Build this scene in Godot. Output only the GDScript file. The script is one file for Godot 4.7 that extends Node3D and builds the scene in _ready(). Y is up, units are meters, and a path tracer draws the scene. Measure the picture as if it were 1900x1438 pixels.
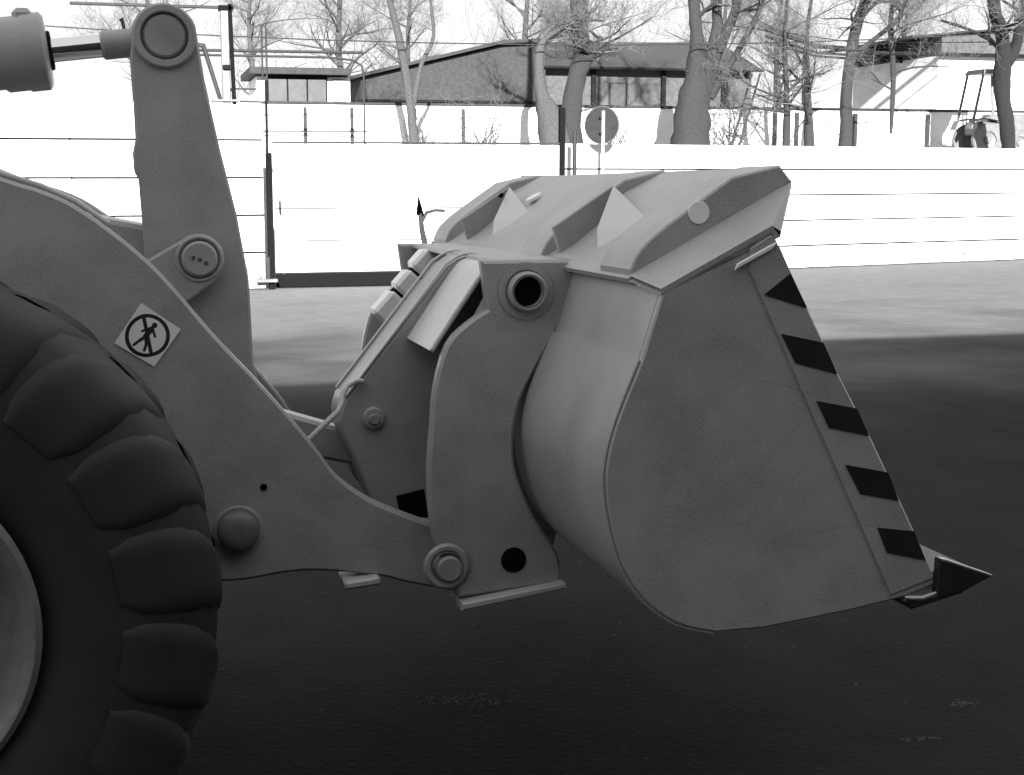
extends Node3D

const ROLL := 0.01184
var M := {}
var used := {}
var rng := RandomNumberGenerator.new()
var loader: Node3D

# ---------------------------------------------------------------- mesh builder
class Mb:
	var v := PackedVector3Array()
	var n := PackedVector3Array()
	var uv := PackedVector2Array()
	var col := PackedColorArray()

	func vert(p: Vector3, nn: Vector3, t := Vector2.ZERO) -> void:
		v.append(p); n.append(nn); uv.append(t)

	func tri(a: Vector3, b: Vector3, c: Vector3, na: Vector3, nb: Vector3, nc: Vector3) -> void:
		var cr := (b - a).cross(c - a)
		if cr.length_squared() < 1e-16: return
		if cr.dot(na + nb + nc) > 0.0:
			vert(a, na); vert(c, nc); vert(b, nb)
		else:
			vert(a, na); vert(b, nb); vert(c, nc)

	func flat(a: Vector3, b: Vector3, c: Vector3, out: Vector3) -> void:
		var cr := (b - a).cross(c - a).normalized()
		if cr.dot(out) < 0: cr = -cr
		tri(a, b, c, cr, cr, cr)

	func quad(a: Vector3, b: Vector3, c: Vector3, d: Vector3, na: Vector3, nb: Vector3, nc: Vector3, nd: Vector3) -> void:
		tri(a, b, c, na, nb, nc); tri(a, c, d, na, nc, nd)

	func fquad(a: Vector3, b: Vector3, c: Vector3, d: Vector3, out: Vector3) -> void:
		flat(a, b, c, out); flat(a, c, d, out)

	# a chamfered box
	func box(c: Vector3, s: Vector3, ch := 0.0, b := Basis.IDENTITY) -> void:
		var h := s * 0.5
		ch = minf(ch, minf(h.x, minf(h.y, h.z)) * 0.9)
		for ax in 3:
			for sg in [-1.0, 1.0]:
				var e1 := (ax + 1) % 3; var e2 := (ax + 2) % 3
				var q: Array[Vector3] = []
				for k in [[-1, -1], [1, -1], [1, 1], [-1, 1]]:
					var p := Vector3.ZERO
					p[ax] = sg * h[ax]; p[e1] = k[0] * (h[e1] - ch); p[e2] = k[1] * (h[e2] - ch)
					q.append(c + b * p)
				var o := Vector3.ZERO; o[ax] = sg
				fquad(q[0], q[1], q[2], q[3], b * o)
		if ch <= 0.0: return
		for ax in 3:
			var e1 := (ax + 1) % 3; var e2 := (ax + 2) % 3
			for s1 in [-1.0, 1.0]:
				for s2 in [-1.0, 1.0]:
					var q: Array[Vector3] = []
					for k in [[-1.0, 0], [1.0, 0], [1.0, 1], [-1.0, 1]]:
						var p := Vector3.ZERO
						p[ax] = k[0] * (h[ax] - ch)
						p[e1] = s1 * (h[e1] - (ch if k[1] == 1 else 0.0)); p[e2] = s2 * (h[e2] - (0.0 if k[1] == 1 else ch))
						q.append(c + b * p)
					var o := Vector3.ZERO; o[e1] = s1; o[e2] = s2
					fquad(q[0], q[1], q[2], q[3], b * o)
		for sx in [-1.0, 1.0]:
			for sy in [-1.0, 1.0]:
				for sz in [-1.0, 1.0]:
					var o := Vector3(sx, sy, sz)
					var p1 := Vector3(sx * h.x, sy * (h.y - ch), sz * (h.z - ch))
					var p2 := Vector3(sx * (h.x - ch), sy * h.y, sz * (h.z - ch))
					var p3 := Vector3(sx * (h.x - ch), sy * (h.y - ch), sz * h.z)
					flat(c + b * p1, c + b * p2, c + b * p3, b * o)

	# a polygon in x,y thickened from z0 to z1; walls are smooth where the outline bends gently
	func extrude(pts: Array, z0: float, z1: float, ch := 0.006, sm := 32.0) -> void:
		var p := PackedVector2Array(pts)
		var ar := 0.0
		for i in p.size(): ar += p[i].cross(p[(i + 1) % p.size()])
		if ar < 0: p.reverse()
		var m := p.size()
		var en: Array[Vector2] = []
		for i in m:
			var d := (p[(i + 1) % m] - p[i]).normalized()
			en.append(Vector2(d.y, -d.x))
		var ins := PackedVector2Array()
		for i in m:
			var a := en[(i + m - 1) % m]; var c := en[i]
			var bs := a + c
			if bs.length() < 0.05: bs = c
			bs = bs.normalized()
			ins.append(p[i] - bs * ch / maxf(bs.dot(c), 0.45))
		var t := Geometry2D.triangulate_polygon(ins)
		if t.is_empty():
			ins = p.duplicate(); t = Geometry2D.triangulate_polygon(p)
		for i in range(0, t.size(), 3):
			for zz in [z0, z1]:
				flat(Vector3(ins[t[i]].x, ins[t[i]].y, zz), Vector3(ins[t[i + 1]].x, ins[t[i + 1]].y, zz), Vector3(ins[t[i + 2]].x, ins[t[i + 2]].y, zz), Vector3(0, 0, 1 if zz == z1 else -1))
		var cs := cos(deg_to_rad(sm))
		for i in m:
			var j := (i + 1) % m
			var e := en[i]; var na := e; var nb := e
			if en[(i + m - 1) % m].dot(e) > cs: na = (en[(i + m - 1) % m] + e).normalized()
			if en[j].dot(e) > cs: nb = (en[j] + e).normalized()
			var A := Vector3(na.x, na.y, 0); var B := Vector3(nb.x, nb.y, 0)
			quad(Vector3(p[i].x, p[i].y, z0 + ch), Vector3(p[j].x, p[j].y, z0 + ch), Vector3(p[j].x, p[j].y, z1 - ch), Vector3(p[i].x, p[i].y, z1 - ch), A, B, B, A)
			for k in [[z0, z0 + ch, -1.0], [z1, z1 - ch, 1.0]]:
				var o := Vector3(0, 0, k[2])
				quad(Vector3(p[i].x, p[i].y, k[1]), Vector3(p[j].x, p[j].y, k[1]), Vector3(ins[j].x, ins[j].y, k[0]), Vector3(ins[i].x, ins[i].y, k[0]), (A + o).normalized(), (B + o).normalized(), (B + o).normalized(), (A + o).normalized())

	# an open outline of sheet metal, thickened to one side and run from z0 to z1
	func sheet(pts: Array, th: float, z0: float, z1: float, sm := 32.0) -> void:
		var m := pts.size()
		var off: Array = []
		for i in m:
			var d1: Vector2 = (pts[i] - pts[i - 1]).normalized() if i > 0 else (pts[1] - pts[0]).normalized()
			var d2: Vector2 = (pts[i + 1] - pts[i]).normalized() if i < m - 1 else d1
			var bs := (Vector2(-d1.y, d1.x) + Vector2(-d2.y, d2.x)).normalized()
			off.append(pts[i] + bs * th / maxf(0.5, bs.dot(Vector2(-d2.y, d2.x))))
		off.reverse()
		extrude(pts + off, z0, z1, minf(0.004, absf(th) * 0.3), sm)

	# a profile of (radius, height) turned about an axis
	func lathe(o: Vector3, axis: Vector3, prof: Array, seg := 32, sm := 40.0) -> void:
		axis = axis.normalized()
		var u := axis.cross(Vector3.UP if absf(axis.y) < 0.9 else Vector3.RIGHT).normalized()
		var w := axis.cross(u)
		var pn: Array[Vector2] = []
		for i in prof.size() - 1:
			var d: Vector2 = (prof[i + 1] - prof[i]).normalized()
			pn.append(Vector2(d.y, -d.x))
		var cs := cos(deg_to_rad(sm))
		for i in prof.size() - 1:
			var na := pn[i]; var nb := pn[i]
			if i > 0 and pn[i - 1].dot(pn[i]) > cs: na = (pn[i - 1] + pn[i]).normalized()
			if i < pn.size() - 1 and pn[i + 1].dot(pn[i]) > cs: nb = (pn[i + 1] + pn[i]).normalized()
			for k in seg:
				var a0 := TAU * k / seg; var a1 := TAU * (k + 1) / seg
				var r0 := u * cos(a0) + w * sin(a0); var r1 := u * cos(a1) + w * sin(a1)
				var A: Vector2 = prof[i]; var B: Vector2 = prof[i + 1]
				quad(o + r0 * A.x + axis * A.y, o + r1 * A.x + axis * A.y, o + r1 * B.x + axis * B.y, o + r0 * B.x + axis * B.y,
					r0 * na.x + axis * na.y, r1 * na.x + axis * na.y, r1 * nb.x + axis * nb.y, r0 * nb.x + axis * nb.y)

	func cyl(a: Vector3, b: Vector3, r: float, seg := 24, ch := 0.004, r2 := -1.0) -> void:
		if r2 < 0: r2 = r
		var h := a.distance_to(b); ch = minf(ch, minf(h * 0.3, minf(r, r2) * 0.5))
		lathe(a, b - a, [Vector2(0, 0), Vector2(r - ch, 0), Vector2(r, ch), Vector2(r2, h - ch), Vector2(r2 - ch, h), Vector2(0, h)], seg)

	func ring(a: Vector3, b: Vector3, r0: float, r1: float, seg := 32, ch := 0.004) -> void:
		var h := a.distance_to(b)
		lathe(a, b - a, [Vector2(r0, h), Vector2(r0, 0), Vector2(r1 - ch, 0), Vector2(r1, ch), Vector2(r1, h - ch), Vector2(r1 - ch, h), Vector2(r0 + ch, h), Vector2(r0, h - ch)], seg)

	# a round rod through points with a radius at each
	func rod(p: Array, r: Array, seg := 6, rough := 0.0) -> void:
		var ring0: Array = []; var nr0: Array = []
		var u := Vector3.ZERO
		for i in p.size():
			var d: Vector3
			if i == 0: d = p[1] - p[0]
			elif i == p.size() - 1: d = p[i] - p[i - 1]
			else: d = (p[i + 1] - p[i]).normalized() + (p[i] - p[i - 1]).normalized()
			d = d.normalized()
			if u == Vector3.ZERO: u = d.cross(Vector3(0.31, 0.17, 0.93) if absf(d.z) < 0.8 else Vector3.RIGHT).normalized()
			u = (u - d * u.dot(d)).normalized()
			var w := d.cross(u)
			var q: Array = []; var nq: Array = []
			for k in seg:
				var a := TAU * k / seg
				var dir := u * cos(a) + w * sin(a)
				q.append(p[i] + dir * r[i] * (1.0 + rough * (sin(k * 2.4 + i * 0.9) * 0.6 + sin(k * 5.1 - i * 1.7) * 0.4))); nq.append((dir + u * sin(k * 3.3 + i) * rough * 2.0).normalized())
			if i > 0:
				for k in seg:
					var l := (k + 1) % seg
					quad(ring0[k], ring0[l], q[l], q[k], nr0[k], nr0[l], nq[l], nq[k])
			ring0 = q; nr0 = nq

	func mesh() -> ArrayMesh:
		var a := []
		a.resize(Mesh.ARRAY_MAX)
		a[Mesh.ARRAY_VERTEX] = v; a[Mesh.ARRAY_NORMAL] = n; a[Mesh.ARRAY_TEX_UV] = uv
		if col.size() == v.size() and col.size() > 0: a[Mesh.ARRAY_COLOR] = col
		var m := ArrayMesh.new()
		m.add_surface_from_arrays(Mesh.PRIMITIVE_TRIANGLES, a)
		return m

# ---------------------------------------------------------------- naming
func numbered(s: String) -> String:
	var k: int = used.get(s, 0)
	used[s] = k + 1
	return s if k == 0 else "%s_%03d" % [s, k]

func tag(o: Node, label := "", category := "", group := "", kind := "") -> Node:
	if label: o.set_meta("label", label)
	if category: o.set_meta("category", category)
	if group: o.set_meta("group", group)
	if kind: o.set_meta("kind", kind)
	return o

func base(called: String, at: Vector3, label: String, category: String, group := "") -> Node3D:
	var o := Node3D.new()
	o.name = numbered(called); o.position = at
	add_child(o, true)
	tag(o, label, category, group)
	return o

func put(b: Mb, called: String, mat: Material, parent: Node = self) -> MeshInstance3D:
	return putm(b.mesh(), called, mat, parent)

func putm(m: Mesh, called: String, mat: Material, parent: Node = self) -> MeshInstance3D:
	var o := MeshInstance3D.new()
	o.name = numbered(called) if parent == self else called
	o.mesh = m; o.material_override = mat
	parent.add_child(o, true)
	return o

func V(x: float, y: float) -> Vector2: return Vector2(x, y)

func P(a: Array) -> Array:
	var r: Array = []
	for i in range(0, a.size(), 2): r.append(Vector2(a[i], a[i + 1]))
	return r

# rounds an outline's corners with Catmull-Rom over the closed loop
func curve(pts: Array, sub: int, closed := false) -> Array:
	var r: Array = []
	var m := pts.size()
	for i in (m if closed else m - 1):
		var a: Vector2 = pts[(i - 1 + m) % m] if closed or i > 0 else pts[0]
		var d: Vector2 = pts[(i + 2) % m] if closed or i < m - 2 else pts[m - 1]
		for k in sub: r.append(pts[i].cubic_interpolate(pts[(i + 1) % m], a, d, float(k) / sub))
	if not closed: r.append(pts[m - 1])
	return r

func arc(c: Vector2, r: float, a0: float, a1: float, k: int) -> Array:
	var o: Array = []
	for i in k + 1:
		var a := deg_to_rad(lerpf(a0, a1, float(i) / k))
		o.append(c + Vector2(cos(a), sin(a)) * r)
	return o

# ---------------------------------------------------------------- materials
func grey(l: float) -> Color: return Color(l, l, l).linear_to_srgb()

func noise_tex(seed_: int, freq: float, lo: float, hi: float, size := 256, pw := 1.0, streak := 1.0, oct := 4) -> ImageTexture:
	var f := FastNoiseLite.new()
	f.seed = seed_; f.frequency = freq; f.fractal_octaves = oct
	f.noise_type = FastNoiseLite.TYPE_SIMPLEX_SMOOTH
	var im := Image.create(size, size, true, Image.FORMAT_RGB8)
	var src := f.get_seamless_image(size, size)
	for y in size:
		for x in size:
			var t := src.get_pixel(x, int(y * streak) % size).r
			im.set_pixel(x, y, grey(lerpf(lo, hi, pow(t, pw))))
	im.generate_mipmaps()
	return ImageTexture.create_from_image(im)

# painted steel: cloudy dirt, fine grain, and a few scuffs
func paint_tex(seed_: int, lo: float, grain: float, scuffs: int) -> ImageTexture:
	var size := 512
	var f := FastNoiseLite.new(); f.seed = seed_; f.frequency = 0.007; f.fractal_octaves = 5
	var g := FastNoiseLite.new(); g.seed = seed_ + 1; g.frequency = 0.30; g.fractal_octaves = 2
	var a := f.get_seamless_image(size, size); var c := g.get_seamless_image(size, size)
	var im := Image.create(size, size, true, Image.FORMAT_RGB8)
	var rr := RandomNumberGenerator.new(); rr.seed = seed_
	var mark := {}
	for i in scuffs:
		var p := Vector2(rr.randf() * size, rr.randf() * size)
		var d := Vector2.from_angle(rr.randf_range(-.5, .5) + (PI / 2 if i % 4 == 0 else 0.0))
		var amt := rr.randf_range(-0.28, 0.16)
		for k in rr.randi_range(12, 90):
			d = d.rotated(rr.randf_range(-.04, .04)); p += d
			mark[Vector2i(posmod(int(p.x), size), posmod(int(p.y), size))] = amt
	for y in size:
		for x in size:
			var t := lerpf(lo, 1.0, clampf(a.get_pixel(x, y).r * 1.5 - 0.25, 0, 1)) + (c.get_pixel(x, y).r - 0.5) * grain
			t += mark.get(Vector2i(x, y), 0.0)
			im.set_pixel(x, y, grey(clampf(t, 0.05, 1.0)))
	im.generate_mipmaps()
	return ImageTexture.create_from_image(im)

func bump_tex(seed_: int, freq: float, strength: float, size := 256) -> ImageTexture:
	var f := FastNoiseLite.new()
	f.seed = seed_; f.frequency = freq; f.fractal_octaves = 4
	var im := f.get_seamless_image(size, size)
	im.convert(Image.FORMAT_RGB8)
	im.bump_map_to_normal_map(strength)
	im.generate_mipmaps()
	return ImageTexture.create_from_image(im)

func mat(l: float, rough: float, tex: Texture2D = null, scale := 1.0, bump: Texture2D = null, bs := 0.3, metal := 0.0, world := false) -> StandardMaterial3D:
	var m := StandardMaterial3D.new()
	m.albedo_color = grey(l); m.roughness = rough; m.metallic = metal
	if tex: m.albedo_texture = tex
	if bump:
		m.normal_enabled = true; m.normal_texture = bump; m.normal_scale = bs
	if tex or bump:
		m.uv1_triplanar = true; m.uv1_world_triplanar = world; m.uv1_scale = Vector3.ONE * scale
	return m

func materials() -> void:
	var mott := noise_tex(3, 0.012, 0.78, 1.0, 256, 1.0)
	var mott2 := noise_tex(5, 0.02, 0.55, 1.0, 256, 0.7)
	var rough := noise_tex(8, 0.05, 0.5, 1.0, 256, 1.0, 1.0, 5)
	var gnd := noise_tex(13, 0.012, 0.78, 1.0, 512, 1.0, 1.0, 7)
	var fine := bump_tex(21, 0.06, 2.0)
	var coarse := bump_tex(22, 0.15, 6.0)
	var grit := bump_tex(23, 0.35, 5.0)
	M.paint = mat(0.40, 0.45, paint_tex(41, 0.80, 0.5, 24), 1.15, fine, 0.12)
	M.paint2 = mat(0.36, 0.5, paint_tex(43, 0.7, 0.5, 30), 1.3, fine, 0.15)
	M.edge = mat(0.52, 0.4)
	M.black = mat(0.014, 0.55, paint_tex(47, 0.55, 0.6, 60), 2.0)
	M.hole = mat(0.008, 0.9)
	M.steel = mat(0.10, 0.45, mott2, 4.0, fine, 0.2)
	M.hole.metallic_specular = 0.05
	M.chrome = mat(0.7, 0.12, null, 1.0, null, 0.0, 1.0)
	M.rubber = mat(0.03, 0.7, mott2, 1.5, fine, 0.15)
	M.rim = mat(0.22, 0.5, mott2, 2.5, fine, 0.2)
	M.bright = mat(0.62, 0.35, mott, 5.0)
	M.near_white = mat(0.88, 0.5)
	M.grease = mat(0.2, 0.4, mott2, 4.0)
	M.plate_edge = mat(0.55, 0.35)
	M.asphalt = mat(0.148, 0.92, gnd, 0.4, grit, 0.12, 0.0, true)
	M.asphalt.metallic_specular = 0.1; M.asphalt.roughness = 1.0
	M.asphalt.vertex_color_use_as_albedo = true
	M.patch = mat(0.085, 0.9, rough, 2.0, coarse, 0.5, 0.0, true)
	M.bank = mat(0.42, 0.95, mott2, 0.3, coarse, 0.5, 0.0, true)
	M.concrete = mat(0.66, 0.85, noise_tex(31, 0.01, 0.7, 1.0, 256, 0.5), 0.5, fine, 0.3, 0.0, true)
	M.concrete2 = mat(0.6, 0.85, noise_tex(32, 0.02, 0.66, 1.0, 256, 0.5), 0.7, fine, 0.3, 0.0, true)
	M.stained = mat(0.6, 0.9, noise_tex(37, 0.03, 0.04, 1.0, 256, 0.8), 0.45, fine, 0.3, 0.0, true)
	M.joint = mat(0.02, 0.95)
	M.white = mat(0.72, 0.8, mott, 0.4, null, 0.0, 0.0, true)
	M.darksteel = mat(0.014, 0.6, mott2, 1.0)
	M.greysteel = mat(0.032, 0.55, mott2, 1.0)
	M.palesteel = mat(0.13, 0.5, mott2, 1.0)
	M.darksteel.metallic_specular = 0.1; M.greysteel.metallic_specular = 0.25
	M.roof = mat(0.03, 0.85, rough, 0.6, coarse, 0.4, 0.0, true)
	M.barn = mat(0.035, 0.9, rough, 0.5, coarse, 0.4, 0.0, true)
	M.greywall = mat(0.075, 0.9, rough, 0.5, null, 0.0, 0.0, true)
	M.pane = mat(0.055, 0.3, mott2, 1.0)
	M.glass = mat(0.03, 0.15)
	var barkt := noise_tex(61, 0.05, 0.12, 1.0, 256, 0.8, 1.0, 5)
	M.bark = mat(0.034, 0.95, barkt, 2.0, coarse, 0.8, 0.0, true)
	M.bark_dark = mat(0.010, 0.95, barkt, 2.0, coarse, 0.8, 0.0, true)
	M.bark_pale = mat(0.08, 0.95, barkt, 2.0, coarse, 0.8, 0.0, true)
	M.twig = mat(0.11, 0.95)
	M.facade = mat(0.05, 0.9, rough, 0.3, coarse, 0.4, 0.0, true)
	M.sticker = sticker_material()

func seg_d(p: Vector2, a: Vector2, b: Vector2) -> float:
	return p.distance_to(Geometry2D.get_closest_point_to_segment(p, a, b))

# flat print: a ring with a slash over a walking figure
func sticker_material() -> StandardMaterial3D:
	var s := 256
	var im := Image.create(s, s, true, Image.FORMAT_RGB8)
	for y in s:
		for x in s:
			var p := (Vector2(x, y) - Vector2(s, s) * 0.5) / s * 90.0
			p.y -= 1.0
			var ink := absf(p.length() - 38.5) < 3.6
			ink = ink or seg_d(p, V(-27, -27), V(27, 27)) < 3.4
			ink = ink or p.distance_to(V(0, -24)) < 5.2
			ink = ink or seg_d(p, V(-1, -15), V(-2, 4)) < 5.0
			ink = ink or seg_d(p, V(-2, 4), V(-7, 15)) < 3.2 or seg_d(p, V(-7, 15), V(-12, 28)) < 2.7
			ink = ink or seg_d(p, V(-1, 4), V(7, 14)) < 3.2 or seg_d(p, V(7, 14), V(11, 27)) < 2.7
			ink = ink or seg_d(p, V(-4, -14), V(-13, -2)) < 2.4 or seg_d(p, V(3, -14), V(13, -6)) < 2.4
			im.set_pixel(x, y, grey(0.018) if ink else grey(0.85))
	im.generate_mipmaps()
	var m := StandardMaterial3D.new()
	m.albedo_texture = ImageTexture.create_from_image(im)
	m.roughness = 0.5
	return m

# ---------------------------------------------------------------- scene
func _ready() -> void:
	rng.seed = 77
	var cam := Camera3D.new()
	cam.name = "camera"
	cam.fov = rad_to_deg(2.0 * atan(719.0 / 2640.0))
	cam.near = 0.05; cam.far = 400.0
	cam.position = Vector3(0.597, 1.65, 3.869)
	add_child(cam)
	cam.rotation = Vector3(deg_to_rad(-8.552), deg_to_rad(-14.505), 0)
	cam.current = true

	var sky_m := ProceduralSkyMaterial.new()
	sky_m.sky_top_color = Color(0.93, 0.93, 0.93)
	sky_m.sky_horizon_color = Color(1, 1, 1)
	sky_m.sky_curve = 0.25
	sky_m.ground_bottom_color = Color(0.25, 0.25, 0.25)
	sky_m.ground_horizon_color = Color(0.6, 0.6, 0.6)
	sky_m.sun_angle_max = 1.0
	sky_m.energy_multiplier = 0.27
	var sky := Sky.new()
	sky.sky_material = sky_m
	var env := Environment.new()
	env.background_mode = Environment.BG_SKY
	env.sky = sky
	env.tonemap_mode = Environment.TONE_MAPPER_LINEAR
	env.tonemap_exposure = 4.2
	env.sdfgi_enabled = true; env.ssao_enabled = true; env.ssil_enabled = true
	var we := WorldEnvironment.new()
	we.name = "world_environment"
	we.environment = env
	add_child(we)
	var sun := DirectionalLight3D.new()
	sun.name = "sun"
	sun.light_energy = 1.6
	sun.light_color = Color(1, 0.998, 0.994)
	sun.light_angular_distance = 0.5
	sun.shadow_enabled = true
	add_child(sun)
	sun.look_at_from_position(Vector3.ZERO, Vector3(0.17, -tan(deg_to_rad(20.0)), -1.0), Vector3.UP)

	materials()
	ground()
	facade()
	yard_wall()
	background_buildings()
	background_trees()
	yard_things()
	build_loader()

func ground() -> void:
	var b := Mb.new()
	var nz := FastNoiseLite.new()
	nz.seed = 4; nz.frequency = 0.25; nz.fractal_octaves = 4
	var xs: Array = [-120.0, -40.0, -15.0]; var zs: Array = [-160.0, -60.0, -26.0]
	for i in 100: xs.append(-10.0 + i * 0.3)
	for i in 100: zs.append(-16.0 + i * 0.2)
	xs += [22.0, 30.0, 60.0, 160.0]; zs += [6.0, 10.0, 30.0, 60.0]
	# shade painted into the vertex colour, darker towards the camera, with a ragged edge
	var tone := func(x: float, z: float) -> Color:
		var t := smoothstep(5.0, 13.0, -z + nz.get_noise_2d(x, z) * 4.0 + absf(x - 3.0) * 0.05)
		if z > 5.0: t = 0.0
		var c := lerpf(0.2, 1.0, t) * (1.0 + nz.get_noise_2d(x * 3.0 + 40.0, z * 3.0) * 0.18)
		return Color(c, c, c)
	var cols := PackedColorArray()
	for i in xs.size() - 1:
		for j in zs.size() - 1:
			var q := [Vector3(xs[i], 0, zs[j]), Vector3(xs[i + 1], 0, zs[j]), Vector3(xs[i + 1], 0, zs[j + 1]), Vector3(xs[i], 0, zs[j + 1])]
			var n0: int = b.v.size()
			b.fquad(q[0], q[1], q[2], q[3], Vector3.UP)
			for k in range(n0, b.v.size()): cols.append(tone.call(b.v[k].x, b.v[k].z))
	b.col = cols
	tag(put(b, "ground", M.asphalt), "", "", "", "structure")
	# the bank behind the yard wall
	b = Mb.new()
	b.fquad(Vector3(-60, 0, -22.0), Vector3(70, 0, -22.0), Vector3(70, 2.05, -23.2), Vector3(-60, 2.05, -23.2), Vector3(0, 1, 1))
	b.fquad(Vector3(-60, 2.05, -23.2), Vector3(70, 2.05, -23.2), Vector3(110, 2.2, -140), Vector3(-110, 2.2, -140), Vector3.UP)
	tag(put(b, "raised_ground", M.bank), "", "", "", "structure")
	# spilled grit in loose scatters, and stray pebbles
	rng.seed = 19
	b = Mb.new()
	for s in [[1.50, -0.36, 0.14, 0.05, 90], [1.62, -0.30, 0.08, 0.03, 30], [3.05, 0.08, 0.06, 0.03, 50], [2.75, 0.3, 0.06, 0.02, 25], [2.4, -1.2, 2.2, 1.6, 160]]:
		for i in s[4]:
			var c := Vector3(s[0] + rng.randfn() * s[2] * .5, 0, s[1] + rng.randfn() * s[3] * .5)
			var r := rng.randf_range(.002, .0065) * (1.0 if s[4] < 200 else .8)
			var a := rng.randf() * TAU
			var rim: Array = []
			for k in 5: rim.append(c + Vector3(cos(a + k * TAU / 5) * r * rng.randf_range(.7, 1.5), 0.0005, sin(a + k * TAU / 5) * r))
			var top := c + Vector3(0, r * .7, 0)
			for k in 5: b.flat(rim[k], rim[(k + 1) % 5], top, Vector3.UP)
	tag(put(b, "gravel", M.patch), "loose pale grit and pebbles scattered on the dark yard", "gravel", "", "stuff")

func facade() -> void:
	# the works hall whose shade the loader stands in; it is behind the photographer
	var h := base("works_hall", Vector3(0, 0, 5.6), "dark works hall casting the shade over the yard", "building")
	var b := Mb.new()
	b.box(Vector3(7.2, 2.68, 8), Vector3(14, 5.36, 16), 0.02)
	put(b, "wall", M.facade, h)
	b = Mb.new()
	b.box(Vector3(-2.2, 2.36, 8.0), Vector3(4.78, 4.72, 16), 0.02)
	put(b, "low_wing", M.facade, h)
	for i in 3:
		b = Mb.new()
		b.box(Vector3(2.8 + i * 4.4, 3.2, -0.01), Vector3(2.4, 1.8, 0.06), 0.01)
		var f := put(b, "window", M.greysteel, h)
		b = Mb.new()
		b.box(Vector3(2.8 + i * 4.4, 3.2, -0.045), Vector3(2.2, 1.6, 0.02))
		put(b, "pane", M.glass, f)

# concrete panels in rows along a line; each panel a part
func panel_wall(called: String, a: Vector3, c: Vector3, rows: Array, bay: float, m: Material, label: String) -> Node3D:
	var d := c - a
	var len_ := Vector2(d.x, d.z).length()
	var w := base(called, a, label, "wall")
	w.rotation.y = -atan2(d.z, d.x)
	var top := 0.0
	for r in rows: top += r
	var b := Mb.new()
	b.box(Vector3(len_ / 2, top / 2 - 0.02, -0.075), Vector3(len_, top - 0.04, 0.05))
	put(b, "backing", M.joint, w)
	var nb := int(round(len_ / bay))
	var bw := len_ / nb
	var y := 0.0
	for r in rows:
		b = Mb.new()
		b.box(Vector3.ZERO, Vector3(bw - 0.006, r - 0.026, 0.1), 0.008)
		var me := b.mesh()
		for i in nb:
			var o := putm(me, "panel", M.stained if y == 0.0 else m, w)
			o.position = Vector3((i + 0.5) * bw, y + r / 2, rng.randf_range(-0.004, 0.004))
			o.rotation.z = rng.randf_range(-0.0008, 0.0008)
		y += r
	return w

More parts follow.
